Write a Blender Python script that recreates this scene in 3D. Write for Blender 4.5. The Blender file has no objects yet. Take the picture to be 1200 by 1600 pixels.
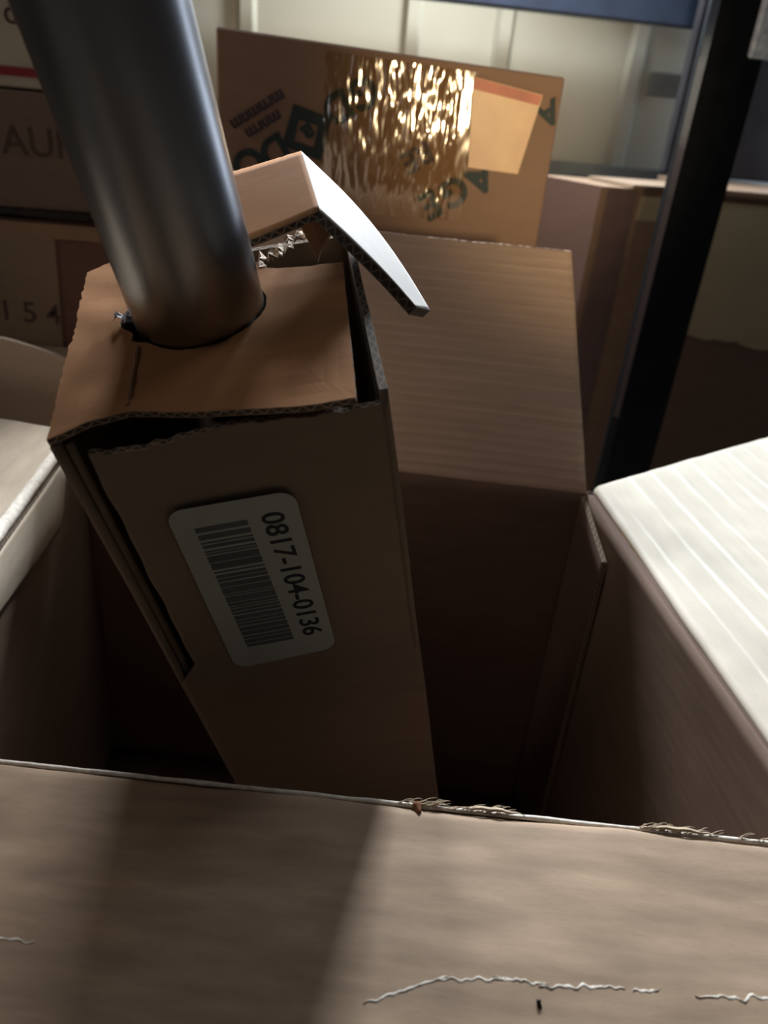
import bpy, math, random
from mathutils import Vector, Matrix, noise
S = bpy.context.scene
COL = S.collection
random.seed(4)

# ------------------------------------------------------------------ camera
cam = bpy.data.cameras.new('camera'); camo = bpy.data.objects.new('camera', cam); COL.objects.link(camo)
XR = Vector((0.99376, -0.07369, 0.08371)); YD = Vector((0.03836, -0.47899, -0.87698)); ZF = Vector((0.10472, 0.87472, -0.47317))
camo.matrix_world = Matrix(((XR.x, -YD.x, -ZF.x, 0), (XR.y, -YD.y, -ZF.y, 0), (XR.z, -YD.z, -ZF.z, 0.3), (0, 0, 0, 1)))
cam.sensor_fit = 'VERTICAL'; cam.sensor_height = 36; cam.sensor_width = 27; cam.lens = 26.7
cam.clip_start = 0.01; cam.clip_end = 30
cam.dof.use_dof = True; cam.dof.focus_distance = 0.42; cam.dof.aperture_fstop = 7.5
S.camera = camo
# ------------------------------------------------------------------ world, light, exposure
S.view_settings.view_transform = 'Standard'; S.view_settings.look = 'None'
S.view_settings.gamma = 1; S.view_settings.use_curve_mapping = False
S.view_settings.exposure = 0.0
W = bpy.data.worlds.new('world'); S.world = W; W.use_nodes = True
W.node_tree.nodes['Background'].inputs[0].default_value = (0.72, 0.66, 0.66, 1)
W.node_tree.nodes['Background'].inputs[1].default_value = 0.031

def area(name, loc, target, sx, sy, power, col, spread=180):
    l = bpy.data.lights.new(name, 'AREA'); l.shape = 'RECTANGLE'; l.size = sx; l.size_y = sy
    l.energy = power; l.color = col; l.spread = math.radians(spread)
    o = bpy.data.objects.new(name, l); COL.objects.link(o); o.location = loc
    o.rotation_euler = (Vector(target) - Vector(loc)).to_track_quat('-Z', 'Y').to_euler()
    return o
def spot(name, loc, target, power, col, ang, blend=0.6, rad=0.03):
    l = bpy.data.lights.new(name, 'SPOT'); l.energy = power; l.color = col
    l.spot_size = math.radians(ang); l.spot_blend = blend; l.shadow_soft_size = rad
    o = bpy.data.objects.new(name, l); COL.objects.link(o); o.location = loc
    o.rotation_euler = (Vector(target) - Vector(loc)).to_track_quat('-Z', 'Y').to_euler()
    return o
area('back_lamp', (0.27, 1.40, 0.78), (0.05, 0.35, 0.05), 0.15, 0.14, 26, (0.88, 0.94, 1.0))  # high window behind the cartons
area('back_lamp', (-0.13, 1.38, 0.80), (-0.3, 0.45, 0.0), 0.20, 0.14, 4.5, (0.95, 0.97, 1.0), 100)  # weak extra lamp, added to brighten the left flap
area('overhead_fill', (0.5, 0.9, 2.0), (0.2, 1.0, 0.0), 0.5, 0.5, 2.5, (1.0, 0.93, 0.85))  # faint overhead fill, added to lift the wall
area('left_fill', (-1.4, 0.35, 0.95), (0, 0.6, 0.2), 0.5, 0.8, 1.7, (1.0, 0.83, 0.75))  # unseen fill from the left, added for the post's highlight
spot('tape_glare_spot', (0.35, -0.30, 0.315), (0.27, 0.95, 0.32), 29.0, (1.0, 0.76, 0.44), 27, 1.0, 0.04)  # warm narrow spot added near the camera so the tape mirrors it

# ------------------------------------------------------------------ materials
def nmat(name):
    m = bpy.data.materials.new(name); m.use_nodes = True
    nt = m.node_tree; b = nt.nodes['Principled BSDF']
    return m, nt, b, nt.nodes, nt.links
def mth(nt, op, a, b=None, c=None):
    n = nt.nodes.new('ShaderNodeMath'); n.operation = op
    for i, v in enumerate((a, b, c)):
        if v is None: continue
        if hasattr(v, 'is_linked') or hasattr(v, 'links'): nt.links.new(v, n.inputs[i])
        else: n.inputs[i].default_value = v
    return n.outputs[0]
def mixc(nt, f, a, b):
    n = nt.nodes.new('ShaderNodeMix'); n.data_type = 'RGBA'
    if hasattr(f, 'links'): nt.links.new(f, n.inputs[0])
    else: n.inputs[0].default_value = f
    for i, v in ((6, a), (7, b)):
        if hasattr(v, 'links'): nt.links.new(v, n.inputs[i])
        else: n.inputs[i].default_value = (*v, 1)
    return n.outputs[2]
def noi(nt, vec, scale, detail=4, stretch=None):
    if stretch:
        mp = nt.nodes.new('ShaderNodeMapping'); mp.inputs['Scale'].default_value = stretch
        nt.links.new(vec, mp.inputs[0]); vec = mp.outputs[0]
    n = nt.nodes.new('ShaderNodeTexNoise'); n.inputs['Scale'].default_value = scale; n.inputs['Detail'].default_value = detail
    nt.links.new(vec, n.inputs['Vector']); return n.outputs['Fac']
def ramp(nt, f, lo, hi):
    n = nt.nodes.new('ShaderNodeMapRange'); n.inputs[1].default_value = lo; n.inputs[2].default_value = hi
    nt.links.new(f, n.inputs[0]); return n.outputs[0]
def kraft(name, col, rib=0.0, pitch=0.008, ribcol=None, rough=0.75, blot=0.25, spec=0.3, fold=0.0):
    """kraft paper: fibre mottling, optional corrugation lines running along U and spaced along V (UV in metres)"""
    m, nt, b, N, L = nmat(name)
    uv = N.new('ShaderNodeUVMap').outputs[0]
    f1 = noi(nt, uv, 60, 5, (0.35, 1.6, 1)); f2 = noi(nt, uv, 9, 3, (0.5, 1.2, 1)); f3 = noi(nt, uv, 900, 2, (0.25, 1, 1))
    lo = tuple(c * (1 - blot) for c in col); hi = tuple(min(1, c * (1 + blot)) for c in col)
    c = mixc(nt, ramp(nt, f1, 0.3, 0.7), lo, hi)
    c2 = mixc(nt, ramp(nt, f2, 0.3, 0.7), tuple(x * 0.88 for x in col), tuple(min(1, x * 1.10) for x in col))
    c = mixc(nt, 0.5, c, c2)
    c = mixc(nt, mth(nt, 'MULTIPLY', ramp(nt, f3, 0.55, 0.8), 0.25), c, tuple(x * 0.6 for x in col))
    h = mth(nt, 'MULTIPLY', f1, 0.4); h = mth(nt, 'ADD', h, mth(nt, 'MULTIPLY', f3, 0.15))
    if rib > 0:
        sp = N.new('ShaderNodeSeparateXYZ'); L.new(uv, sp.inputs[0])
        wob = mth(nt, 'MULTIPLY', noi(nt, uv, 12, 2), 0.002)
        ph = mth(nt, 'MULTIPLY', mth(nt, 'ADD', sp.outputs[1], wob), 2 * math.pi / pitch)
        s = mth(nt, 'MULTIPLY', mth(nt, 'ADD', mth(nt, 'SINE', ph), 1), 0.5)
        line = mth(nt, 'POWER', s, 8 if pitch < .02 else 24)
        worn = mth(nt, 'MULTIPLY', line, ramp(nt, noi(nt, uv, 25, 3, (0.3, 2.5, 1)), 0.38, 0.62))
        if ribcol: c = mixc(nt, mth(nt, 'MULTIPLY', worn, rib), c, ribcol)
        h = mth(nt, 'ADD', h, mth(nt, 'MULTIPLY', s, 1.5 * rib))
    bp = N.new('ShaderNodeBump'); bp.inputs['Strength'].default_value = 0.5; bp.inputs['Distance'].default_value = 0.0006
    L.new(h, bp.inputs['Height']); L.new(bp.outputs[0], b.inputs['Normal'])
    L.new(c, b.inputs['Base Color']); b.inputs['Roughness'].default_value = rough
    b.inputs['Specular IOR Level'].default_value = spec
    return m
def flute_edge(name, col, dark, pitch=0.0065):
    """raw cut edge of corrugated board: U along the edge, V 0..1 across the thickness"""
    m, nt, b, N, L = nmat(name)
    uv = N.new('ShaderNodeUVMap').outputs[0]
    sp = N.new('ShaderNodeSeparateXYZ'); L.new(uv, sp.inputs[0])
    wave = mth(nt, 'MULTIPLY_ADD', mth(nt, 'SINE', mth(nt, 'MULTIPLY', sp.outputs[0], 2 * math.pi / pitch)), 0.36, 0.5)
    d = mth(nt, 'ABSOLUTE', mth(nt, 'SUBTRACT', sp.outputs[1], wave))
    k1 = mth(nt, 'LESS_THAN', d, 0.17)
    k2 = mth(nt, 'GREATER_THAN', mth(nt, 'ABSOLUTE', mth(nt, 'SUBTRACT', sp.outputs[1], 0.5)), 0.37)
    k = mth(nt, 'MAXIMUM', k1, k2)
    f = noi(nt, uv, 300, 3)
    c = mixc(nt, k, dark, mixc(nt, f, tuple(x * .75 for x in col), col))
    L.new(c, b.inputs['Base Color']); b.inputs['Roughness'].default_value = 0.9
    bp = N.new('ShaderNodeBump'); bp.inputs['Distance'].default_value = 0.001; L.new(k, bp.inputs['Height']); L.new(bp.outputs[0], b.inputs['Normal'])
    return m
def plain(name, col, rough=0.6, metal=0.0, spec=0.5, var=0.15, scale=30, bump=0.0, coat=0.0):
    m, nt, b, N, L = nmat(name)
    tc = N.new('ShaderNodeTexCoord').outputs['Object']
    f = noi(nt, tc, scale, 4)
    L.new(mixc(nt, ramp(nt, f, .3, .7), tuple(c * (1 - var) for c in col), tuple(min(1, c * (1 + var)) for c in col)), b.inputs['Base Color'])
    b.inputs['Roughness'].default_value = rough; b.inputs['Metallic'].default_value = metal; b.inputs['Specular IOR Level'].default_value = spec
    b.inputs['Coat Weight'].default_value = coat
    if bump:
        bp = N.new('ShaderNodeBump'); bp.inputs['Distance'].default_value = bump; L.new(f, bp.inputs['Height']); L.new(bp.outputs[0], b.inputs['Normal'])
    return m
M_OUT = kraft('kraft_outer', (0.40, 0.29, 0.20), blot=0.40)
M_IN_SHADE = kraft('kraft_inner_shade', (0.15, 0.093, 0.070), rib=0.10, pitch=0.009, blot=0.2)  # the dark interior's shade is put into this colour
M_IN_LIT = kraft('kraft_inner_lit', (0.26, 0.185, 0.14), rib=0.08, pitch=0.009, blot=0.2)  # paler copy of the inner kraft, painting the side walls as lit
M_BACKFLAP = kraft('kraft_ribbed', (0.50, 0.36, 0.28), rib=0.9, pitch=0.0088, ribcol=(0.60, 0.44, 0.34), blot=0.12)
M_RIGHT = kraft('kraft_worn_pale', (0.62, 0.56, 0.46), rib=0.9, pitch=0.027, ribcol=(0.90, 0.86, 0.76), blot=0.10, rough=0.6)
M_LEFT = kraft('kraft_left_flap', (0.52, 0.44, 0.34), blot=0.2)
M_EDGE = flute_edge('cut_corrugated_edge', (0.40, 0.30, 0.21), (0.09, 0.065, 0.05))
M_EDGE_D = flute_edge('cut_dark_corrugated_edge', (0.16, 0.12, 0.08), (0.04, 0.03, 0.02), 0.009)
M_CRT = kraft('kraft_carton_face', (0.25, 0.19, 0.135), blot=0.12)
M_CRTTOP = kraft('kraft_carton_top', (0.37, 0.185, 0.085), blot=0.10, spec=0.1, rough=0.9)
M_PALE = kraft('glare_flap_paper', (0.88, 0.86, 0.82), blot=0.06)  # near-white stands in for strong light on the side flap
M_TORN = plain('torn_paper_pulp', (0.72, 0.62, 0.50), 0.95, var=0.25, scale=200, bump=0.001)
M_FUZZ = plain('paper_fibre', (0.62, 0.50, 0.36), 0.95, var=0.2, scale=200)
M_CREASE = plain('worn_lit_crease_paper', (0.80, 0.75, 0.66), 0.8, var=0.2, scale=250, bump=0.0006)
M_RUST = plain('rust_speck', (0.22, 0.09, 0.04), 0.9)
M_INK = plain('black_ink', (0.012, 0.014, 0.02), 0.6)
M_BAR = plain('faded_barcode_ink', (0.10, 0.115, 0.12), 0.6)
M_GREEN = plain('dark_green_print', (0.018, 0.035, 0.035), 0.6, var=0.3, scale=60)
M_PURP = plain('dark_purple_print', (0.05, 0.03, 0.045), 0.6, var=0.3, scale=60)
M_PENCIL = plain('faded_marker', (0.085, 0.05, 0.04), 0.8)
M_LABEL = plain('label_paper', (0.40, 0.44, 0.40), 0.45, var=0.04)
M_RED = plain('red_print', (0.28, 0.02, 0.03), 0.6)
M_WHITE = plain('white_carton_board', (0.50, 0.44, 0.34), 0.7, var=0.08)
M_BLACK = plain('black_enamel', (0.006, 0.008, 0.010), 0.5, spec=0.15, var=0.3, scale=40, bump=0.0006)
M_BLUE = plain('dark_blue_enamel', (0.028, 0.045, 0.085), 0.5, var=0.2)
M_DARKSHEET = plain('dark_cloth', (0.02, 0.018, 0.022), 0.9, var=0.4, scale=15)

# ------------------------------------------------------------------ builders
def wpos(o):
    v = Vector(o.location)
    while o.parent: o = o.parent; v += Vector(o.location)
    return v
def tag(o, label=None, cat=None, group=None, kind=None):
    if label: o['label'] = label
    if cat: o['category'] = cat
    if group: o['group'] = group
    if kind: o['kind'] = kind
    return o
def thing(name, loc, label, cat, group=None):
    o = bpy.data.objects.new(name, None); COL.objects.link(o); o.location = loc; o.empty_display_size = 0.02
    return tag(o, label, cat, group)
def obj(name, verts, faces, mats, parent=None, midx=None, uvs=None, smooth=False, origin=None):
    """vertices in world coordinates; stored relative to the parent (or to origin)"""
    org = wpos(parent) if parent else Vector(origin) if origin is not None else Vector((0, 0, 0))
    me = bpy.data.meshes.new(name)
    me.from_pydata([tuple(Vector(v) - org) for v in verts], [], faces)
    for m in (mats if isinstance(mats, (list, tuple)) else [mats]): me.materials.append(m)
    if midx:
        for p, i in zip(me.polygons, midx): p.material_index = i
    ul = me.uv_layers.new(name='UVMap')
    if uvs:
        k = 0
        for fu in uvs:
            for q in fu: ul.data[k].uv = q; k += 1
    else:
        for p in me.polygons:
            n = p.normal; ax = max(range(3), key=lambda i: abs(n[i]))
            a, b = [(1, 2), (0, 2), (0, 1)][ax]
            for li in p.loop_indices:
                co = me.vertices[me.loops[li].vertex_index].co; ul.data[li].uv = (co[a], co[b])
    if smooth:
        for p in me.polygons: p.use_smooth = True
    me.update()
    o = bpy.data.objects.new(name, me); COL.objects.link(o)
    if parent: o.parent = parent
    elif origin is not None: o.location = origin
    return o
def sheet(name, P, nu, nv, t, mat, edge, parent=None, wob=0.0, seed=0.0, swap=False, flip=1, smooth=True, back=None, out=None, uvfn=None, edge2=None):
    """corrugated board: grid surface P(u,v), thickness t behind it (against du x dv * flip), cut edges in their own material"""
    g = [[Vector(P(i / nu, j / nv)) for j in range(nv + 1)] for i in range(nu + 1)]
    if out is not None:
        a, b = int(nu * .5), int(nv * .8); flip = 1 if (g[a + 1][b] - g[a][b]).cross(g[a][b + 1] - g[a][b]).dot(Vector(out)) > 0 else -1
    nr = []
    for i in range(nu + 1):
        row = []
        for j in range(nv + 1):
            du = g[min(i + 1, nu)][j] - g[max(i - 1, 0)][j]; dv = g[i][min(j + 1, nv)] - g[i][max(j - 1, 0)]
            n = du.cross(dv); row.append(n.normalized() * flip if n.length > 1e-12 else Vector((0, 0, 1)))
        nr.append(row)
    if wob:
        for i in range(nu + 1):
            for j in range(nv + 1):
                p = g[i][j]; g[i][j] = p + nr[i][j] * wob * (noise.noise(p * 9 + Vector((seed, 0, 0))) + 0.35 * noise.noise(p * 40 + Vector((0, seed, 0))))
    V = [g[i][j] for i in range(nu + 1) for j in range(nv + 1)] + [g[i][j] - nr[i][j] * t for i in range(nu + 1) for j in range(nv + 1)]
    K = (nu + 1) * (nv + 1); ix = lambda i, j: i * (nv + 1) + j
    lu = [0.0]; lv = [0.0]
    for i in range(nu): lu.append(lu[-1] + (g[i + 1][nv // 2] - g[i][nv // 2]).length)
    for j in range(nv): lv.append(lv[-1] + (g[nu // 2][j + 1] - g[nu // 2][j]).length)
    uvf = (lambda i, j: uvfn(g[i][j])) if uvfn else (lambda i, j: (lv[j], lu[i])) if swap else (lambda i, j: (lu[i], lv[j]))
    F, MI, UV = [], [], []
    for i in range(nu):
        for j in range(nv):
            q = [(i, j), (i + 1, j), (i + 1, j + 1), (i, j + 1)]
            if flip < 0: q = q[::-1]
            F.append([ix(*a) for a in q]); MI.append(0); UV.append([uvf(*a) for a in q])
            q = q[::-1]; F.append([ix(*a) + K for a in q]); MI.append(2 if back else 0); UV.append([uvf(*a) for a in q])
    def side(a, b, la, lb, mi=1):
        f = [ix(*a), ix(*a) + K, ix(*b) + K, ix(*b)]; u = [(la, 0), (la, 1), (lb, 1), (lb, 0)]
        if flip < 0: f = f[::-1]; u = u[::-1]
        F.append(f); MI.append(mi); UV.append(u)
    for i in range(nu): side((i, 0), (i + 1, 0), lu[i], lu[i + 1]); side((i + 1, nv), (i, nv), lu[i + 1], lu[i])
    for j in range(nv): side((nu, j), (nu, j + 1), lv[j], lv[j + 1], 3 if edge2 else 1); side((0, j + 1), (0, j), lv[j + 1], lv[j], 3 if edge2 else 1)
    o = obj(name, V, F, [mat, edge] + ([back or mat, edge2] if edge2 else [back] if back else []), parent, MI, UV)
    if smooth:
        for p in o.data.polygons: p.use_smooth = (p.material_index != 1)
    return o
def lerp(a, b, t): return Vector(a) * (1 - t) + Vector(b) * t
def quad(a, b, c, d):                                   # bilinear patch, u along a->b, v along a->d
    return lambda u, v: lerp(lerp(a, b, u), lerp(d, c, u), v)
def boxmesh(p0, ex, ey, ez, r=0.0015):
    """slightly bevelled box spanned by three edge vectors from the corner p0"""
    p0, ex, ey, ez = map(Vector, (p0, ex, ey, ez)); L = [ex.length, ey.length, ez.length]; D = [ex.normalized(), ey.normalized(), ez.normalized()]
    V, idx, F = [], {}, []
    for sx in (0, 1):
        for sy in (0, 1):
            for sz in (0, 1):
                s = (sx, sy, sz); c = [s[k] * L[k] for k in range(3)]
                for ax in range(3):
                    q = [c[k] + (0 if k == ax else (r if s[k] == 0 else -r)) for k in range(3)]
                    idx[s, ax] = len(V); V.append(p0 + D[0] * q[0] + D[1] * q[1] + D[2] * q[2])
    cen = p0 + (ex + ey + ez) / 2
    def add(f):
        a, b, c = V[f[0]], V[f[1]], V[f[2]]; m = sum((V[i] for i in f), Vector()) / len(f)
        if (b - a).cross(c - a).dot(m - cen) < 0: f = f[::-1]
        F.append(f)
    for ax in range(3):
        o = [k for k in range(3) if k != ax]
        for s in (0, 1):
            f = []
            for a, b in ((0, 0), (1, 0), (1, 1), (0, 1)):
                t = [0, 0, 0]; t[ax] = s; t[o[0]] = a; t[o[1]] = b; f.append(idx[tuple(t), ax])
            add(f)
        for a in (0, 1):
            for b in (0, 1):
                t0 = [0, 0, 0]; t0[o[0]] = a; t0[o[1]] = b; t1 = list(t0); t1[ax] = 1
                add([idx[tuple(t0), o[0]], idx[tuple(t1), o[0]], idx[tuple(t1), o[1]], idx[tuple(t0), o[1]]])
    for sx in (0, 1):
        for sy in (0, 1):
            for sz in (0, 1): add([idx[(sx, sy, sz), k] for k in range(3)])
    return V, F
def box(name, p0, ex, ey, ez, mat, parent=None, r=0.0015, origin=None):
    V, F = boxmesh(p0, ex, ey, ez, r); return obj(name, V, F, mat, parent, origin=origin)
def merge(*vf):
    V, F = [], []
    for v, f in vf: k = len(V); V += list(v); F += [[i + k for i in q] for q in f]
    return V, F
def tubemesh(pts, rad, n=6):
    pts = [Vector(p) for p in pts]; V, F = [], []
    for i, p in enumerate(pts):
        t = (pts[min(i + 1, len(pts) - 1)] - pts[max(i - 1, 0)]).normalized()
        a = t.orthogonal().normalized(); b = t.cross(a); r = rad(i / (len(pts) - 1)) if callable(rad) else rad
        for k in range(n): V.append(p + (a * math.cos(2 * math.pi * k / n) + b * math.sin(2 * math.pi * k / n)) * r)
    for i in range(len(pts) - 1):
        for k in range(n): F.append([i * n + k, i * n + (k + 1) % n, (i + 1) * n + (k + 1) % n, (i + 1) * n + k])
    F.append(list(range(n))[::-1]); F.append([(len(pts) - 1) * n + k for k in range(n)])
    return V, F
def textmesh(s, size, o, ex, ey, thick=0.0002, bold=0.0, sx=1.0):
    """vertices of a line of text, laid in the plane (ex, ey) with its lower left at o"""
    cu = bpy.data.curves.new('lettering', 'FONT'); cu.body = s; cu.size = 1; cu.extrude = thick / size; cu.offset = bold / size
    ob = bpy.data.objects.new('lettering', cu); me = bpy.data.meshes.new_from_object(ob)
    o, ex, ey = Vector(o), Vector(ex).normalized(), Vector(ey).normalized(); ez = ex.cross(ey)
    V = [o + (ex * v.co.x * sx + ey * v.co.y + ez * v.co.z) * size for v in me.vertices]; F = [list(p.vertices) for p in me.polygons]
    bpy.data.objects.remove(ob); bpy.data.curves.remove(cu); bpy.data.meshes.remove(me)
    return V, F
def slab(pts, nrm, t):
    """flat polygon with thickness t along nrm"""
    nrm = Vector(nrm).normalized(); pts = [Vector(p) for p in pts]; n = len(pts)
    ar = sum(((pts[i] - pts[0]).cross(pts[(i + 1) % n] - pts[0]) for i in range(n)), Vector())
    if ar.dot(nrm) < 0: pts = pts[::-1]
    V = [p + nrm * t for p in pts] + pts
    F = [list(range(n)), list(range(n, 2 * n))[::-1]] + [[i, i + n, (i + 1) % n + n, (i + 1) % n] for i in range(n)]
    return V, F

FLOOR = -0.425
# ------------------------------------------------------------------ setting
fl = box('floor', (-2.2, -1.6, FLOOR - 0.05), (4.6, 0, 0), (0, 3.3, 0), (0, 0, 0.05), plain('grey_concrete', (0.16, 0.15, 0.14), 0.85, var=0.25, scale=6, bump=0.001)); tag(fl, kind='structure')
# painted sheet metal wall with standing ribs
def wallx():
    out = [-2.2]; x = -0.9
    ribs = [-0.62, -0.30, -0.13, 0.155, 0.318, 0.565, 0.85, 1.15]
    for r in ribs: out += [r - 0.018, r - 0.010, r + 0.010, r + 0.018]
    return out + [2.4], ribs
xs, ribs = wallx()
V, F = [], []
for x in xs:
    dy = -0.012 if any(abs(x - r) < 0.012 for r in ribs) else 0.0
    V += [(x, 1.56 + dy, FLOOR), (x, 1.56 + dy, 2.4)]
for i in range(len(xs) - 1): F.append([2 * i, 2 * i + 2, 2 * i + 3, 2 * i + 1])
nb = len(V); V += [(-2.2, 1.62, FLOOR), (2.4, 1.62, FLOOR), (2.4, 1.62, 2.4), (-2.2, 1.62, 2.4)]
F += [[nb + 1, nb, nb + 3, nb + 2], [0, nb, nb + 1, nb - 2], [nb - 1, nb + 2, nb + 3, 1], [1, nb + 3, nb, 0], [nb - 2, nb + 1, nb + 2, nb - 1]]
M_WALL = plain('beige_painted_metal', (0.45, 0.435, 0.345), 0.5, var=0.06, scale=5)
w = obj('wall_back', V, F, M_WALL); tag(w, kind='structure')
t = box('trim_1', (-2.2, 1.515, 0.165), (4.6, 0, 0), (0, 0.04, 0), (0, 0, 0.065), plain('dark_grey_ledge', (0.14, 0.15, 0.14), 0.7)); tag(t, kind='structure')

# ------------------------------------------------------------------ open carton in the foreground
oc = thing('open_carton', (0.02, 0.45, -0.42), 'large open corrugated carton filling the foreground with four flaps folded out', 'box')
BL, BR, FR, FL = Vector((-0.217, 0.690, 0)), Vector((0.262, 0.612, 0)), Vector((0.268, 0.226, 0)), Vector((-0.221, 0.291, 0))
BZ = -0.415; T = 0.005
def down(p, z=BZ): return Vector((p.x, p.y, z))
e0 = 0.004
def wallpanel(name, A, B, out, m=None):
    d = (B - A).normalized() * 0.006; A = A - d; B = B + d
    return sheet(name, quad(A - Vector((0, 0, e0)), B - Vector((0, 0, e0)), down(B), down(A)), 40, 30, T, m or M_IN_SHADE, M_IN_SHADE, oc, 0.0008, len(name), out=out, back=M_OUT)
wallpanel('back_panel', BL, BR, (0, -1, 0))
wallpanel('right_panel', BR, FR, (-1, 0, 0), M_IN_LIT)
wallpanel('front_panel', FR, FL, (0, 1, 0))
wallpanel('left_panel', FL, BL, (1, 0, 0), M_IN_LIT)
sheet('bottom_panel', quad(down(FL, BZ), down(FR, BZ) + Vector((.006, -.006, 0)), down(BR, BZ) + Vector((.006, .006, 0)), down(BL, BZ) + Vector((-.006, .006, 0))), 12, 12, T, M_IN_SHADE, M_EDGE, oc, out=(0, 0, 1))
def flap(name, A, B, out, rise, length, mat, seed, rad=0.005, taperA=0.0, taperB=0.0, crease=None, wob=0.002, nu=70, nv=70, ribs_along=True, edgef=None, uvfn=None):
    """flap rolled over the rim A-B: quarter roll of radius rad, then a plane rising by `rise` radians"""
    A, B, out = Vector(A), Vector(B), Vector(out).normalized(); d = (B - A).normalized()
    def P(u, v):
        s = v * length; th = min(s / rad, math.pi / 2 - rise)
        o = rad * (1 - math.cos(th)); z = -rad * 0.8 + rad * math.sin(th)
        if s > rad * (math.pi / 2 - rise):
            r = s - rad * (math.pi / 2 - rise); k = rise
            if crease and r > crease[0]:
                o += math.cos(rise) * crease[0]; z += math.sin(rise) * crease[0]; r -= crease[0]; k = crease[1]
            o += math.cos(k) * r; z += math.sin(k) * r
        a = A + d * taperA * v; b = B - d * taperB * v
        p = lerp(a, b, u) + out * o + Vector((0, 0, z))
        if edgef: p += edgef(u, v)
        return p
    return sheet(name, P, nu, nv, T, mat, M_EDGE, oc, wob, seed, out=Vector((0, 0, math.cos(rise))) - out * math.sin(rise), swap=not ribs_along, back=M_OUT, uvfn=uvfn)
# near flap: falls gently towards the camera, scored across
ff = flap('front_flap', FL + Vector((-0.03, 0.004, 0)), FR + Vector((0.02, -0.003, 0)), (-0.13, -0.99, 0), -0.05, 0.30, M_OUT, 3.1, rad=0.004, crease=(0.066, -0.14), wob=0.0022, nu=120, nv=110)
bf = flap('back_flap', BL, BR, (0.16, 0.98, 0), math.radians(68), 0.222, M_BACKFLAP, 7.7, rad=0.012, taperA=0.03, taperB=0.045, wob=0.004, nu=60, nv=70)
lf = flap('left_flap', FL, BL, (-1, 0, 0), 0.03, 0.24, M_LEFT, 5.2, rad=0.006, taperB=-0.05, wob=0.002)
rf = flap('right_flap', FR, BR + Vector((0.006, 0.002, 0)), (1, 0, 0), 0.02, 0.30, M_RIGHT, 9.4, rad=0.006, taperB=-0.17, wob=0.002, uvfn=lambda p: (p.y, p.x + 0.03 * p.y))
rf['label'] = 'pale right-hand flap with long raised corrugation lines'
bf['label'] = 'upright ribbed back flap'
# manufacturer's joint tab glued inside the right panel at the far corner
tp = [(0.2595, 0.612, -0.006), (0.2600, 0.535, -0.030), (0.262, 0.530, -0.40), (0.2585, 0.606, -0.40)]
sheet('joint_tab', lambda u, v: lerp(lerp(tp[0], tp[1], u), lerp(tp[3], tp[2], u), v) + Vector((-0.004, 0, 0.0016 * noise.noise(Vector((u * 30, 3, 0))) * (1 - v))), 30, 20, 0.004, M_IN_SHADE, M_EDGE, oc, 0.0006, 2.2, out=(-1, 0, 0))
# rolled liner layer inside the left panel, ending in a rounded cut
def liner(u, v):
    y = 0.30 + 0.325 * u; drop = 0.026 + 0.026 * u
    if u > 0.9: drop *= 1 - ((u - 0.9) / 0.1) ** 2 * 0.75
    return Vector((-0.2135 + 0.003 * math.sin(v * 2.6), y, -0.003 - drop * v))
sheet('left_liner', liner, 50, 12, 0.003, M_LEFT, M_EDGE_D, oc, 0.0006, 1.1, out=(1, 0, 0))
# worn fold along the left rim, its caught light put into the pale colour
V, F = tubemesh([(-0.2215 + 0.0006 * noise.noise(Vector((i * .7, 0, 0))), 0.30 + i * 0.0375 / 4, 0.0003) for i in range(40)], lambda t: 0.0052, 10)
o = obj('worn_lit_fold', V, F, M_CREASE, oc, smooth=True); o['label'] = 'worn fold of the left flap, caught light put into its pale colour'
RIMLINE = True
# frayed paper along the near rim
def rimpt(x): return Vector((x, FL.y + (x - FL.x) * (FR.y - FL.y) / (FR.x - FL.x), 0.0))
parts = []
rnd = random.Random(11)
for cx, w_, n_ in ((0.062, 0.016, 26), (0.092, 0.022, 14), (0.180, 0.020, 34), (0.225, 0.02, 10)):
    for k in range(n_):
        x = cx + rnd.gauss(0, w_ * 0.5); p = rimpt(x) + Vector((0, 0.0005 + rnd.random() * 0.001, 0.0005))
        L_ = rnd.uniform(0.004, 0.011); a = rnd.uniform(-0.6, 0.6); h = rnd.uniform(0.0006, 0.003)
        pts = [p + Vector((math.cos(a) * L_ * s, math.sin(a) * L_ * s * 0.4 + 0.001 * s, h * math.sin(s * 2.6))) for s in (0, .25, .5, .75, 1)]
        parts.append(tubemesh(pts, lambda t: 0.00022 * (1.2 - t), 4))
for cx, L_ in ((0.096, 0.034), (0.186, 0.040)):           # lifted slivers of liner
    pts = [rimpt(cx + (s - .5) * L_) + Vector((0, 0.0012, 0.0010 + 0.0016 * math.sin(s * math.pi) + 0.0004 * math.sin(s * 23))) for s in [i / 14 for i in range(15)]]
    parts.append(tubemesh(pts, lambda t: 0.0012 * math.sin(max(0.08, min(t, 1 - t) * 3.0)), 5))
o = obj('frayed_edge', *merge(*parts), M_FUZZ, oc); tag(o, kind='stuff'); o['label'] = 'frayed paper fibres along the near rim'
V, F = tubemesh([rimpt(0.060) + Vector((0.0002 * i, -0.001 * i + 0.001, 0.0008)) for i in range(6)], lambda t: 0.0024 * (1 - t * .6), 8)
obj('rust_speck', V, F, M_RUST, oc, smooth=True)
V, F = tubemesh([rimpt(-0.24 + i * 0.0065) + Vector((0, 0.0012, -0.0004 + 0.0004 * noise.noise(Vector((i * .5, 8, 0))))) for i in range(79)], lambda t: 0.0012 + 0.0004 * noise.noise(Vector((t * 30, 0, 0))), 8)  # pale strip: worn paper plus the rim's lit edge in one colour
o = obj('worn_lit_fold', V, F, M_CREASE, oc, smooth=True); o['label'] = 'thin worn fold of the near rim, lit edge put into its pale colour'
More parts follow.
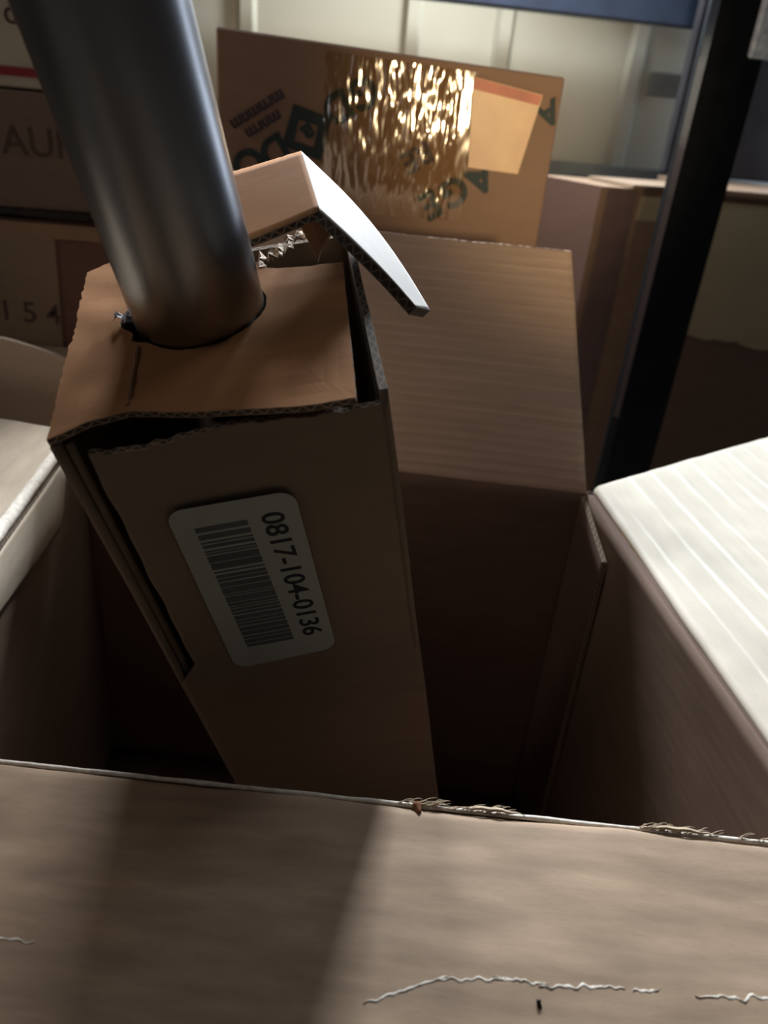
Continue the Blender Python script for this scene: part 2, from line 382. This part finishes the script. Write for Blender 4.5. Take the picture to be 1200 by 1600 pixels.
# crease torn through the surface of the near flap
from mathutils.bvhtree import BVHTree
_off = wpos(oc); _bvh = BVHTree.FromPolygons([v.co + _off for v in ff.data.vertices], [list(p.vertices) for p in ff.data.polygons])
def ffz(y, x):                                          # height of the near flap's surface
    h = _bvh.ray_cast(Vector((x, y, 0.1)), Vector((0, 0, -1)))[0]
    return h.z if h else 0.0
def ribbon(pts, wd, h):
    V, F = [], []
    for i, (x, y) in enumerate(pts):
        t = i / (len(pts) - 1); ww = wd * (0.35 + 0.65 * math.sin(math.pi * min(1, max(0.0, t)) ) ** .5) * (0.7 + 0.6 * noise.noise(Vector((x * 300, 1, 0))))
        z = ffz(y, x) + .0002; V += [(x, y - ww, z - .0003), (x, y, z + h * (0.8 + .5 * noise.noise(Vector((x * 200, 5, 0))))), (x, y + ww, z - .0003)]
    for i in range(len(pts) - 1): F += [[3 * i, 3 * i + 3, 3 * i + 4, 3 * i + 1], [3 * i + 1, 3 * i + 4, 3 * i + 5, 3 * i + 2]]
    return V, F
def wav(x0, y0, x1, y1, n, amp, sd):
    return [(x0 + (x1 - x0) * i / n, y0 + (y1 - y0) * i / n + amp * noise.noise(Vector((i * 0.35, sd, 0)))) for i in range(n + 1)]
rb = [ribbon(wav(0.030, 0.166, 0.064, 0.1745, 26, 0.0012, 1), 0.0009, 0.0003),
      ribbon(wav(0.060, 0.1735, 0.088, 0.1725, 22, 0.0020, 2), 0.0009, 0.0003),
      ribbon(wav(0.082, 0.1735, 0.104, 0.1700, 22, 0.0016, 3), 0.0009, 0.0003),
      ribbon(wav(0.100, 0.1695, 0.135, 0.1680, 30, 0.0020, 4), 0.0010, 0.0003),
      ribbon(wav(0.138, 0.1665, 0.149, 0.1665, 12, 0.0015, 5), 0.0009, 0.0003),
      ribbon(wav(0.163, 0.1640, 0.215, 0.1610, 34, 0.0022, 6), 0.0010, 0.0003),
      ribbon(wav(-0.125, 0.1965, -0.100, 0.1925, 18, 0.0012, 7), 0.0009, 0.0003)]
for q in rb: o = obj('torn_crease', *q, M_CREASE, oc, smooth=True); o['label'] = 'whitish torn line across the near flap'
V, F = tubemesh([(0.0985, 0.1655, ffz(.1655, .0985) - .0008), (0.0987, 0.1640, ffz(.164, .0987) + .0010), (0.0990, 0.1622, ffz(.162, .099) - .0008)], 0.0011, 7)
obj('dark_speck', V, F, M_INK, oc, smooth=True)

# ------------------------------------------------------------------ tall narrow carton with its metal pole
P0 = Vector((0.0318, 0.2961, 0.1992)); AX = Vector((0.20536, 0.28149, -0.93734)).normalized()
U_ = Vector((0.97459, 0.02873, 0.22214)); U_ = (U_ - AX * U_.dot(AX)).normalized(); M_ = AX.cross(U_); M_ = M_ if M_.y > 0 else -M_
def Q(u, m, a): return P0 + U_ * u + M_ * m + AX * a
tcn = thing('tall_carton', Q(-0.07, 0.075, 0.615), 'narrow upright carton with barcode label and torn top leaning inside the open carton', 'box')
LEN, DEP, WID = 0.61, 0.15, 0.14
def frontP(u, v):
    a0 = 0.010 + 0.003 * math.sin(u * 9) * (1 - u) + 0.0015 * noise.noise(Vector((u * 25, 0, 4)))
    # left side: cut back until a = 0.175, then full width
    a = a0 + (LEN - a0) * (v ** 1.5)
    left = -0.127 - 0.0015 * noise.noise(Vector((a * 50, 2, 0))) if a < 0.170 else -0.127 - (WID - 0.1285) * min(1, (a - 0.170) / 0.012)
    uu = left + (-0.0005 - left) * u
    bow = 0.004 * math.sin(math.pi * u) * max(0, 1 - a / 0.25)
    return Q(uu, 0.0 + bow * 0.4, a)
sheet('front_panel', frontP, 60, 110, 0.0035, M_CRT, M_EDGE, tcn, 0.0004, 6.0, out=-M_, edge2=M_CRT)
def panelQ(name, c, mat, edge=M_EDGE, out=None, nu=20, nv=40, wob=0.0006, t=0.0035, **k):
    return sheet(name, quad(*[Q(*x) for x in c]), nu, nv, t, mat, edge, tcn, wob, len(name) * 1.3, out=out, edge2=M_CRT, **k)
panelQ('right_panel', [(0, 0.0, 0.002), (0, DEP, 0.002), (0, DEP, LEN), (0, 0.0, LEN)], M_CRT, M_EDGE_D, out=U_)
panelQ('left_panel', [(-WID, DEP, 0.004), (-WID, 0.001, 0.004), (-WID, 0.001, LEN), (-WID, DEP, LEN)], M_CRT, M_EDGE_D, out=-U_)
panelQ('back_panel', [(-0.001, DEP, 0.004), (-WID + .001, DEP, 0.004), (-WID + .001, DEP, LEN), (-0.001, DEP, LEN)], M_CRT, out=M_)
panelQ('bottom_panel', [(-0.001, 0.001, LEN), (-WID + .001, 0.001, LEN), (-WID + .001, DEP, LEN), (-0.001, DEP, LEN)], M_CRT, out=AX)
# inner glue strip seen in the open seam at the left
panelQ('seam_strip', [(-WID + 0.0045, 0.004, 0.006), (-WID + 0.0075, 0.006, 0.006), (-WID + 0.0075, 0.006, 0.30), (-WID + 0.0045, 0.004, 0.30)], M_CRT, M_EDGE_D, nu=2, out=-M_)
# top panel with the torn hole for the pole
PC = (-0.0808, 0.088); PR = 0.0318
def outline(n=140):
    near = [(-0.1395, 0.000), (-0.125, 0.009), (-0.108, 0.0125), (-0.09, 0.0085), (-0.06, 0.002), (-0.03, -0.004), (-0.0135, -0.006)]
    far = [(-0.0075, 0.108), (-0.028, 0.113), (-0.0468, 0.1205), (-0.058, 0.130), (-0.095, 0.150), (-0.128, 0.154), (-0.1345, 0.150), (-0.1425, 0.142)]
    pts = near + far; out = []
    L = []
    for i in range(len(pts)):
        a, b = pts[i], pts[(i + 1) % len(pts)]; k = max(2, int(math.hypot(b[0] - a[0], b[1] - a[1]) / 0.003))
        for j in range(k):
            x = a[0] + (b[0] - a[0]) * j / k; y = a[1] + (b[1] - a[1]) * j / k
            r = 0.0012 if i >= 7 else 0.0005
            out.append((x + r * noise.noise(Vector((x * 300, y * 300, 1))), y + r * noise.noise(Vector((x * 300, y * 300, 7)))))
    return out
def topz(u, m):                                          # slight sag of the panel
    return -0.001 + 0.0030 * math.sin((u + 0.14) / 0.14 * math.pi) + 0.001 * noise.noise(Vector((u * 40, m * 40, 0)))
ol = outline(); ang = []
for u, m in ol: ang.append(math.atan2(m - PC[1], u - PC[0]))
hole = []
for a in ang:
    r = PR + 0.0012 + 0.0007 * noise.noise(Vector((math.cos(a) * 6, math.sin(a) * 6, 2)))
    da = abs((a - math.radians(185) + math.pi) % (2 * math.pi) - math.pi); r += 0.0065 * max(0, 1 - da / 0.35)      # torn notch at the left
    db = abs((a - math.radians(213) + math.pi) % (2 * math.pi) - math.pi); r += 0.004 * max(0, 1 - db / 0.2)
    hole.append((PC[0] + r * math.cos(a), PC[1] + r * math.sin(a)))
V, F, MI, UV = [], [], [], []
RG = 8; n = len(ol)
for side_ in (0, 1):
    for k in range(RG + 1):
        for i in range(n):
            u = hole[i][0] + (ol[i][0] - hole[i][0]) * k / RG; m = hole[i][1] + (ol[i][1] - hole[i][1]) * k / RG
            V.append(Q(u, m, topz(u, m) + side_ * 0.0032))
def uvp(i): 
    d = V[i] - P0; return (d.dot(U_), d.dot(M_))
for side_ in (0, 1):
    for k in range(RG):
        for i in range(n):
            b = side_ * (RG + 1) * n; q = [b + k * n + i, b + k * n + (i + 1) % n, b + (k + 1) * n + (i + 1) % n, b + (k + 1) * n + i]
            if side_ == 0: q = q[::-1]
            F.append(q); MI.append(0); UV.append([uvp(j) for j in q])
for k in (0, RG):
    for i in range(n):
        a, b = k * n + i, k * n + (i + 1) % n; c = (RG + 1) * n
        q = [a, a + c, b + c, b] if k else [a, b, b + c, a + c]
        F.append(q); MI.append(1); UV.append([(i * .003, 0), (i * .003, 1), (i * .003 + .003, 1), (i * .003 + .003, 0)])
o = obj('top_panel', V, F, [M_CRTTOP, M_EDGE], tcn, MI, UV); o['label'] = 'orange-brown top panel pierced by the pole'
# tear running from the hole to the near edge
V, F = tubemesh([Q(-0.1085 + 0.0007 * noise.noise(Vector((i * .8, 0, 0))), 0.062 - i * 0.0035, topz(-.108, .05) - 0.0001) for i in range(14)], lambda t: 0.0011 + 0.0007 * noise.noise(Vector((t * 9, 3, 3))), 6)
obj('tear_line', V, F, plain('tear_shadow_paper', (0.26, 0.14, 0.075), 0.9), tcn)
# torn paper bits round the hole
def scrap(cu, cm, ca, size, sd, nfold=4):
    rn = random.Random(sd); V, F = [], []
    for i in range(nfold + 1):
        for j in range(3):
            V.append(Q(cu + size * (i / nfold - .5) + rn.uniform(-1, 1) * size * .12, cm + size * .35 * (j - 1) + rn.uniform(-1, 1) * size * .15, ca - size * .35 * abs(math.sin(i * 1.7)) + rn.uniform(-1, 1) * size * .12))
    for i in range(nfold):
        for j in range(2): F.append([i * 3 + j, (i + 1) * 3 + j, (i + 1) * 3 + j + 1, i * 3 + j + 1])
    k = len(V); V += [v + AX * 0.0007 for v in V]; F += [[x + k for x in f[::-1]] for f in F]
    return V, F
M_SCRAP = plain('white_torn_wrap', (0.62, 0.66, 0.72), 0.35, var=0.2, scale=150)
o = obj('torn_wrap', *merge(scrap(-0.1165, 0.086, -0.002, 0.009, 3), scrap(-0.1125, 0.082, -0.0015, 0.007, 8)), M_SCRAP, tcn); o['label'] = 'shiny white scrap at the left of the pole'
V1 = [scrap(-0.052 + i * 0.0052, 0.126 + 0.0045 * i + 0.003 * math.sin(i * 2), 0.004 - 0.0005 * i, 0.0095, 20 + i) for i in range(6)]
o = obj('torn_paper', *merge(*V1), M_TORN, tcn); o['label'] = 'pale torn paper edge inside the top opening'
o = obj('torn_paper', *slab([Q(-0.026, 0.150, -0.002), Q(-0.020, 0.158, -0.006), Q(-0.011, 0.140, 0.0), Q(-0.017, 0.132, 0.003), Q(-0.020, 0.124, 0.006), Q(-0.0225, 0.138, 0.002)], -AX, 0.0015), plain('torn_liner', (0.42, 0.27, 0.17), 0.9), tcn)
# raised remainder of the far top flap
Bc, Cc = Vector((-0.0094, 0.472, 0.2723)), Vector((0.002, 0.396, 0.251))
eu = Q(-0.115, 0.15, 0) - Q(-0.015, 0.15, 0)
def raised(u, v):
    p = lerp(Cc, Bc, v) + eu * u * (0.95 if v < .5 else 0.95) + AX * (0.004 * math.sin(u * 2.5) + 0.010 * u * (1 - v)) 
    return p + M_ * (0.001 * noise.noise(Vector((u * 40, 0, 0))) * (1 if v > .9 else 0) - 0.010 * u)
o = sheet('raised_flap', raised, 36, 12, 0.004, M_CRTTOP, M_EDGE, tcn, 0.0006, 3.3, out=-AX); o['label'] = 'orange-brown piece of top flap raised beside the pole'
Ff, Ee = Vector((0.0505, 0.371, 0.2135)), Vector((0.0592, 0.382, 0.2096))
def sideflap(u, v):
    c = lerp(Cc, Ff, u); b = lerp(Bc, Ee, u); b += Vector((0.02, 0.00, 0.0083)) * 0.20 * math.sin(u * math.pi)
    return lerp(c, b, v) + Vector((0.52, -0.21, 0.83)) * 0.0012 * math.sin(u * 3) 
o = sheet('side_flap', sideflap, 40, 14, 0.0055, M_PALE, M_EDGE_D, tcn, 0.0004, 1.9, out=(0.5, -.2, .8), back=M_CRT); o['label'] = 'side flap bent outward, its glare put into a near-white colour'
# label
lab = [(-0.1068, 0.0475), (-0.0478, 0.0475), (-0.0472, 0.1720), (-0.1055, 0.1755)]
def rounded(c, r, k=6):
    out = []; c = [Vector((x, y, 0)) for x, y in c]
    for i in range(4):
        a = (c[i - 1] - c[i]).normalized() * r; b = (c[(i + 1) % 4] - c[i]).normalized() * r
        for j in range(k + 1):
            t = j / k * math.pi / 2; out.append(c[i] + a * (1 - math.sin(t)) + b * (1 - math.cos(t)))
    return out
LM = -0.0016
lb = obj('barcode_label', *slab([Q(p.x, LM, p.y) for p in rounded(lab, 0.008)], -M_, 0.0002), M_LABEL, tcn); lb['label'] = 'white rounded barcode label'
bars = []; rn = random.Random(5); a = 0.0606
while a < 0.1555:
    wd = rn.choice((0.0012, 0.0022, 0.0034, 0.0046)) ; gap = rn.choice((0.0007, 0.0010, 0.0016))
    f = (a - 0.0606) / 0.097; ul = -0.0968 + 0.0022 * f; ur = -0.0722 + 0.0036 * f
    a1 = min(a + wd, 0.157); bars.append(slab([Q(ul, LM, a), Q(ur, LM, a), Q(ur, LM, a1), Q(ul, LM, a1)], -M_, 0.00032)); a += wd + gap
obj('barcode', *merge(*bars), M_BAR, lb)
ex = (AX * 1.0 + U_ * 0.03).normalized(); ey = U_ * 1.0
tx = textmesh('0817-104-0136', 0.0148, Q(-0.0655, LM, 0.0585) - M_ * 0.0003, ex, U_, 0.0001, 0.0002, 1.0)
xs_ = [(Vector(v) - Q(-0.0655, LM, 0.0585)).dot(ex) for v in tx[0]]; L0 = max(xs_)
k_ = 0.0975 / L0
tx = textmesh('0817-104-0136', 0.0148, Q(-0.0655, LM, 0.0585) - M_ * 0.0003, ex, U_, 0.0001, 0.0002, k_)
obj('printed_number', *tx, M_INK, lb)

# the pole: hollow tube standing in the tall carton
pole = thing('metal_pole', Q(PC[0], PC[1], 0.60), 'smooth grey metal pole sticking up out of the torn carton top', 'pole')
V, F = [], []
NS = 72
prof = [(PR, -0.75), (PR, -0.4), (PR, -0.1), (PR, 0.0), (PR, 0.2), (PR, 0.58), (PR - 0.002, 0.60), (PR - 0.004, 0.60), (PR - 0.004, 0.2), (PR - 0.004, -0.745), (PR - 0.002, -0.753)]
for r, a in prof:
    for k in range(NS):
        t = 2 * math.pi * k / NS; V.append(Q(PC[0] + r * math.cos(t), PC[1] + r * math.sin(t), a))
for i in range(len(prof)):
    j = (i + 1) % len(prof)
    for k in range(NS): F.append([i * NS + k, j * NS + k, j * NS + (k + 1) % NS, i * NS + (k + 1) % NS])
m, nt, b, N, L = nmat('brushed_grey_metal')
b.inputs['Metallic'].default_value = 1.0; b.inputs['Base Color'].default_value = (0.34, 0.335, 0.33, 1)
tc = N.new('ShaderNodeTexCoord').outputs['Object']
f = noi(nt, tc, 25, 5); L.new(ramp(nt, f, 0.2, 0.8), b.inputs['Roughness']); 
rr = N.new('ShaderNodeMapRange'); rr.inputs[3].default_value = 0.27; rr.inputs[4].default_value = 0.36; L.new(f, rr.inputs[0]); L.new(rr.outputs[0], b.inputs['Roughness'])
obj('tube', V, F, m, pole, smooth=True)

# ------------------------------------------------------------------ printed carton behind
PY = 0.90; TILT = math.radians(0)
pk = thing('printed_carton', (0.07, 0.95, FLOOR), 'brown carton with dark green lettering and glossy wrinkled tape standing by the wall', 'box')
X0, X1, ZT = -0.105, 0.2565, 0.3385
slope = Vector((0.3615, 0, -0.0135)).normalized(); upv = Vector((0.0, 0.0, 1)) 
M_PR = kraft('kraft_printed', (0.31, 0.185, 0.12), blot=0.08, rough=0.55)
pz0 = Vector((X0, PY, 0.352))
box('body', pz0 - upv * (0.352 - FLOOR - 0.001) , slope * 0.3600, (0, 0.10, 0), upv * (0.352 - FLOOR - 0.001), M_PR, pk, 0.002)
def PP(x, z, off=0.0): return Vector((x, PY - off, z))
# glossy packing tape, wrinkled
def tape(u, v):
    x = 0.005 + 0.157 * u + 0.003 * noise.noise(Vector((v * 12, 0, 9))); z = (0.3445 - 0.035 * (x + .105) ) * (1 - v) + 0.190 * v
    amp = 0.0009 * (0.25 + u) * (0.22 if x > 0.1465 else 1.0) 
    w = noise.noise(Vector((x * 150, z * 28, 0))) + 0.6 * noise.noise(Vector((x * 320, z * 60, 4)))
    return Vector((x, PY - 0.0022 - amp * (1 + w), z))
m, nt, b, N, L = nmat('clear_packing_tape')
tr = N.new('ShaderNodeBsdfTransparent'); tr.inputs[0].default_value = (0.92, 0.82, 0.62, 1)
gl = N.new('ShaderNodeBsdfGlossy'); gl.inputs[0].default_value = (1, 0.97, 0.9, 1); gl.inputs['Roughness'].default_value = 0.09
mx = N.new('ShaderNodeMixShader'); mx.inputs[0].default_value = 0.14
L.new(tr.outputs[0], mx.inputs[1]); L.new(gl.outputs[0], mx.inputs[2]); L.new(mx.outputs[0], N['Material Output'].inputs[0])
V, F = [], []; NU, NV = 170, 110
for i in range(NU + 1):
    for j in range(NV + 1): V.append(tape(i / NU, j / NV))
for i in range(NU):
    for j in range(NV): a = i * (NV + 1) + j; F.append([a, a + 1, a + NV + 2, a + NV + 1])
o = obj('packing_tape', V, F, m, pk, smooth=True); o['label'] = 'glossy wrinkled clear tape catching warm light'
st = obj('paper_sticker', *slab([PP(0.157, 0.331, .003), PP(0.233, 0.3205, .003), PP(0.219, 0.243, .003), PP(0.163, 0.2455, .003)], (0, -1, 0), 0.0005), plain('peach_sticker', (0.95, 0.60, 0.34), 0.4, var=0.12, scale=25), pk)
st['label'] = 'peach paper sticker'
rd = obj('sticker_band', *slab([PP(0.158, 0.3305, .0035), PP(0.2325, 0.320, .0035), PP(0.230, 0.3105, .0035), PP(0.158, 0.320, .0035)], (0, -1, 0), 0.0003), plain('coral_band', (0.70, 0.24, 0.15), 0.5), st)
dirx = Vector((math.cos(math.radians(33)), 0, math.sin(math.radians(33)))); diry = Vector((-math.sin(math.radians(33)), 0, math.cos(math.radians(33))))
def ink(t, size, x, z, bold, sx=1.0):                  # lettering upside down: it runs down to the left
    q = textmesh(t, size, PP(x, z, .0012), -dirx, -diry, .0002, bold, sx); return q
let = [ink('G', 0.040, 0.050, 0.326, .0014), ink('D', 0.040, 0.024, 0.310, .0014), ink('D', 0.042, -0.040, 0.264, .0014), ink('O', 0.042, -0.066, 0.250, .0014),
       ink('A', 0.040, 0.183, 0.2525, .0014), ink('G', 0.040, 0.157, 0.2385, .0014), ink('E', 0.040, 0.1285, 0.221, .0014), ink('A', 0.032, 0.2465, 0.3185, .0012),
       slab([PP(0.160, 0.241, .001), PP(0.187, 0.2425, .001), PP(0.187, 0.236, .001), PP(0.162, 0.234, .001)], (0, -1, 0), .0003)]
for q in let: obj('printed_letters', *q, M_GREEN, pk)
let = [ink('mrnmnm', 0.017, -0.040, 0.303, .0007), ink('mnrm', 0.017, -0.043, 0.284, .0007), ink('RE', 0.030, 0.116, 0.268, .0009)]
for q in let: o = obj('small_print', *q, M_PURP, pk); o['label'] = 'dark purple small print'
c = PP(-0.013, 0.264, .0012); R_ = 0.027
dm = [c + dirx * (R_ * x) + diry * (R_ * y) for x, y in ((-1.05, 0.1), (0.1, 1.1), (1.15, 0), (0, -1.1))]
inn = [c + dirx * (0.55 * R_ * x) + diry * (0.55 * R_ * y) for x, y in ((-1, 0), (0, 1), (1, 0), (0, -1))]
V = dm + inn; V = V + [v - Vector((0, .0004, 0)) for v in V]; F = []
for i in range(4):
    j = (i + 1) % 4; F += [[i + 8, j + 8, j + 12, i + 12], [i, i + 4, j + 4, j]]; F += [[i, j, j + 8, i + 8], [i + 4, i + 12, j + 12, j + 4]]
lg = textmesh('a', 0.026, c + dirx * 0.008 + diry * 0.007, -dirx, -diry, .0002, .0012)
o = obj('printed_diamond', *merge((V, F), lg), M_GREEN, pk); o['label'] = 'dark green diamond emblem with a small letter'

# ------------------------------------------------------------------ cartons at the left
def upbox(name, x0, x1, y0, y1, z0, z1, mat, label, rz=0.0, bodyname='body'):
    t = thing(name, ((x0 + x1) / 2, (y0 + y1) / 2, z0), label, 'box')
    box(bodyname, (x0, y0, z0), (x1 - x0, 0, rz * (x1 - x0)), (0, y1 - y0, 0), (0, 0, z1 - z0), mat, t, 0.002); return t
M_L1 = kraft('kraft_reddish', (0.20, 0.135, 0.105), blot=0.12)
M_L2 = kraft('kraft_dark_side', (0.17, 0.09, 0.07), blot=0.1)
M_TAN = kraft('kraft_tan', (0.26, 0.19, 0.13), blot=0.1)
FG = plain('gap_shade', (0.02, 0.015, 0.012), 0.9)
b2 = upbox('stacked_carton', -0.68, -0.20, 0.92, 1.30, FLOOR + 0.001, 0.154, M_L2, 'dark reddish carton under the handwritten carton at the left, tan paper patch on front')
obj('kraft_patch', *slab([(-0.68, .9185, 0.136), (-0.289, .9185, 0.138), (-0.292, .9185, 0.06), (-0.302, .9185, -0.20), (-0.68, .9185, -0.20)], (0, -1, 0), .001), M_TAN, b2)
obj('paper_tape', *slab([(-0.68, .9185, 0.153), (-0.205, .9185, 0.150), (-0.205, .9185, 0.134), (-0.68, .9185, 0.139)], (0, -1, 0), .0012), kraft('kraft_tape', (0.30, 0.19, 0.12), blot=0.08), b2)
o = obj('handwriting', *merge(textmesh('1 5 4', 0.034, (-0.362, .9172, 0.040), (1, 0, -0.03), (0, 0, 1), .0002, .0002)), M_PENCIL, b2)
b1 = upbox('written_carton', -0.68, -0.205, 0.925, 1.28, 0.163, 0.279, M_L1, 'dark brown carton with faint marker writing stacked under the white carton')
obj('handwriting', *textmesh('AUF', 0.040, (-0.335, .9243, 0.218), (1, 0, 0.0), (0, 0, 1), .0002, .0002), M_PENCIL, b1)
gapv = [(-0.68, .915, .160), (-0.33, .915, .1585), (-0.262, .915, .1565), (-0.205, .915, .160), (-0.205, .93, .162), (-0.68, .93, .162)]
obj('shade_strip', *slab([(x, y, z - .0005) for x, y, z in gapv], (0, 0, 1), .0015), FG, b1)  # near-black strip paints the shade in the gap between the two cartons
b0 = upbox('white_carton', -0.70, -0.235, 0.93, 1.25, 0.281, 0.46, M_WHITE, 'white carton with a red stripe at the top left of the stack')
obj('red_stripe', *slab([(-0.70, .9285, 0.300), (-0.236, .9285, 0.300), (-0.236, .9285, 0.292), (-0.70, .9285, 0.292)], (0, -1, 0), .0004), M_RED, b0)
obj('handwriting', *textmesh('d', 0.03, (-0.318, .9292, 0.338), (1, 0, 0), (0, 0, 1), .0002, .0002), M_PENCIL, b0)
lc = thing('low_carton', (-0.45, 0.86, FLOOR), 'plain tan carton standing low behind the left flap of the open carton', 'box')
def lowP(u, v):
    x = -0.62 + 0.375 * u; zt = 0.056 - 0.022 * max(0, (u - .80) / .2) ** 1.3
    return Vector((x, 0.795, zt * (1 - v) + (FLOOR + .002) * v))
sheet('front_panel', lowP, 40, 8, 0.004, kraft('kraft_grey_tan', (0.55, 0.42, 0.31), blot=0.06), M_EDGE, lc, 0.0005, 1, out=(0, -1, 0))
box('body', (-0.62, 0.80, FLOOR + 0.002), (0.372, 0, 0), (0, 0.10, 0), (0, 0, 0.44), M_TAN, lc)

# ------------------------------------------------------------------ cartons at the right
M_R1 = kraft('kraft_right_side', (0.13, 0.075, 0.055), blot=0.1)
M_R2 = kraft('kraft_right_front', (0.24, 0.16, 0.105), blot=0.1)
r1 = thing('upright_carton', (0.52, 1.35, FLOOR), 'tall brown carton with a vertical strip of tape behind the black post', 'box')
cA, cB, cC = Vector((0.372, 1.40, 0)), Vector((0.440, 1.25, 0)), Vector((0.612, 1.268, 0)); cD = cA + cC - cB
zt, zb = 0.214, FLOOR + 0.001
def prism(cs, z0, z1):
    n = len(cs); V = [Vector((c.x, c.y, z0)) for c in cs] + [Vector((c.x, c.y, z1)) for c in cs]
    F = [list(range(n))[::-1], [i + n for i in range(n)]] + [[i, (i + 1) % n, (i + 1) % n + n, i + n] for i in range(n)]
    return V, F
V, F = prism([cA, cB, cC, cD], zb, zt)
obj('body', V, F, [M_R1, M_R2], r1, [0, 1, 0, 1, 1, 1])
dB = (cC - cB).normalized(); nB = Vector((dB.y, -dB.x, 0))
def onB(s, z, off): return Vector((cB.x + dB.x * s + nB.x * off, cB.y + dB.y * s + nB.y * off, z))
o = obj('packing_tape', *slab([onB(0.012, 0.212, .0008), onB(0.062, 0.212, .0008), onB(0.062, zb, .0008), onB(0.012, zb, .0008)], nB, .0005), plain('greyed_tape', (0.15, 0.10, 0.09), 0.3, var=0.1), r1)
o = obj('paper_label', *slab([onB(0.070, 0.204, .0012), onB(0.150, 0.206, .0012), onB(0.150, 0.168, .0012), onB(0.068, 0.168, .0012)], nB, .0005), plain('cream_label', (0.42, 0.34, 0.20), 0.7, var=0.05), r1); o['label'] = 'cream paper label near the top'
obj('top_flap', *slab([onB(0.0, 0.2145, -.01), onB(0.172, 0.2145, -.01), onB(0.172, 0.2185, .10), onB(0.07, 0.2205, .012)], (0, 0, 1), .003) if False else slab([onB(0.05, 0.2150, .006), onB(0.172, 0.2165, .006), onB(0.172, 0.2165, -.12), onB(0.03, 0.2150, -.12)], (0, 0, 1), .005), M_TAN, r1)
r2 = thing('light_carton', (0.78, 1.35, FLOOR), 'tan carton right of the black post, painted lit above and shaded below', 'box')
cA, cB = Vector((0.628, 1.26, 0)), Vector((0.95, 1.26, 0))
box('body', (0.628, 1.26, zb), (0.33, 0, 0), (0, 0.22, 0), (0, 0, 0.214 - zb), kraft('kraft_shaded', (0.16, 0.10, 0.07), blot=0.1), r2)  # body takes the shaded tone of the lower front
rn = random.Random(3)
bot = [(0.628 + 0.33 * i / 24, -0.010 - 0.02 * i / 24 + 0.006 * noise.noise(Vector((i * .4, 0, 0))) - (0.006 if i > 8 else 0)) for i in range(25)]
obj('lit_patch', *slab([(x, 1.2590, z) for x, z in bot] + [(0.958, 1.259, 0.205), (0.628, 1.259, 0.205)], (0, -1, 0), .0015), kraft('kraft_lit', (0.40, 0.325, 0.20), blot=0.06), r2)['label'] = 'lit upper front, put in as a yellowish sheet'  # pool of light painted as a paler sheet with a wavy lower edge
box('lid_edge', (0.624, 1.250, 0.2145), (0.338, 0, 0), (0, 0.235, 0), (0, 0, 0.010), M_R2, r2)

# ------------------------------------------------------------------ shelving
ps = thing('shelf_post', (0.55, 1.15, FLOOR), 'black metal angle post of the shelving rising diagonally at the right', 'post')
Lp = [(0.5025, 1.152), (0.5105, 1.142), (0.530, 1.141), (0.5865, 1.141), (0.5865, 1.144), (0.514, 1.144), (0.506, 1.152), (0.506, 1.162), (0.5025, 1.162)]
V, F = prism([Vector((x, y, 0)) for x, y in Lp], FLOOR + 0.001, 1.3)
F = F[2:]
n = len(Lp); F += [[4, 5, 3], [3, 5, 2], [2, 5, 1], [5, 6, 1], [1, 6, 0], [6, 7, 0], [7, 8, 0]]; F += [[x + n for x in f[::-1]] for f in F[-7:]]
obj('angle_bar', V, F, M_BLACK, ps)
V, F = prism([Vector(q) for q in ((0.5030, 1.1508, 0), (0.5102, 1.1418, 0), (0.5098, 1.1414, 0), (0.5026, 1.1504, 0))], FLOOR + 0.3, 1.29)
o = obj('rolled_corner', V, F, plain('polished_corner', (0.02, 0.024, 0.03), 0.13, spec=1.0, bump=0.0003), ps); o['label'] = 'glossy rolled corner of the post'
o = box('glint_plate', (0.562, 1.128, 0.392), (0.16, 0, 0.0), (0, 0.012, 0), (0, 0, 0.2), plain('pale_glint', (0.72, 0.80, 0.92), 0.4, metal=0.0, var=0.25, scale=120, bump=0.0008), ps, 0.003); o['label'] = 'added pale bluish plate standing in for a daylight glint on the post'  # reflected daylight on the post, put in as a pale plate
sb = tag(box('shelf_beam', (-1.2, 1.46, 0.452), (2.2, 0, 0.0), (0, 0.03, 0), (0, 0, 0.10), M_BLUE, None, 0.003, origin=(0, 1.47, 0.452)), 'dark blue horizontal shelf beam crossing the top edge behind the black post', 'beam')
ds = tag(box('dark_panel', (0.605, 1.42, 0.232), (0.213, 0, 0), (0, 0.02, 0), (0, 0, 0.40), M_DARKSHEET, None, 0.003, origin=(0.9, 1.43, 0.232)), 'dark panel standing behind the black post at the upper right', 'panel')
wn = tag(box('unseen_glow_panel_1', (0.82, 1.400, 0.24), (0.50, 0, 0), (0, 0.006, 0), (0, 0, 0.95), None or plain('unseen_glow', (0.5, 0.6, 0.7), 0.1), None, 0.001, origin=(0.9, 1.40, 0.4)), kind='structure')  # glowing panel out of view, added for the pole's edge highlight
wm = wn.data.materials[0].node_tree; wb = wm.nodes['Principled BSDF']; wf = noi(wm, wm.nodes.new('ShaderNodeTexCoord').outputs['Object'], 60, 4)
wm.links.new(mixc(wm, ramp(wm, wf, .3, .7), (0.30, 0.38, 0.55), (0.75, 0.85, 1.0)), wb.inputs['Emission Color']); wb.inputs['Emission Strength'].default_value = 5.0
hk = thing('wall_hook', (0.66, 1.54, 0.36), 'small grey bracket with a curved hook fixed to the beige wall', 'hook')
M_HK = plain('dull_grey_metal', (0.20, 0.21, 0.19), 0.6)
box('plate', (0.59, 1.530, 0.350), (0.085, 0, 0), (0, 0.012, 0), (0, 0, 0.038), M_HK, hk)
obj('hook', *tubemesh([(0.655 + 0.03 * math.sin(t), 1.527, 0.395 + 0.035 * (1 - math.cos(t))) for t in [i * .28 for i in range(10)]], 0.006, 8), M_HK, hk, smooth=True)
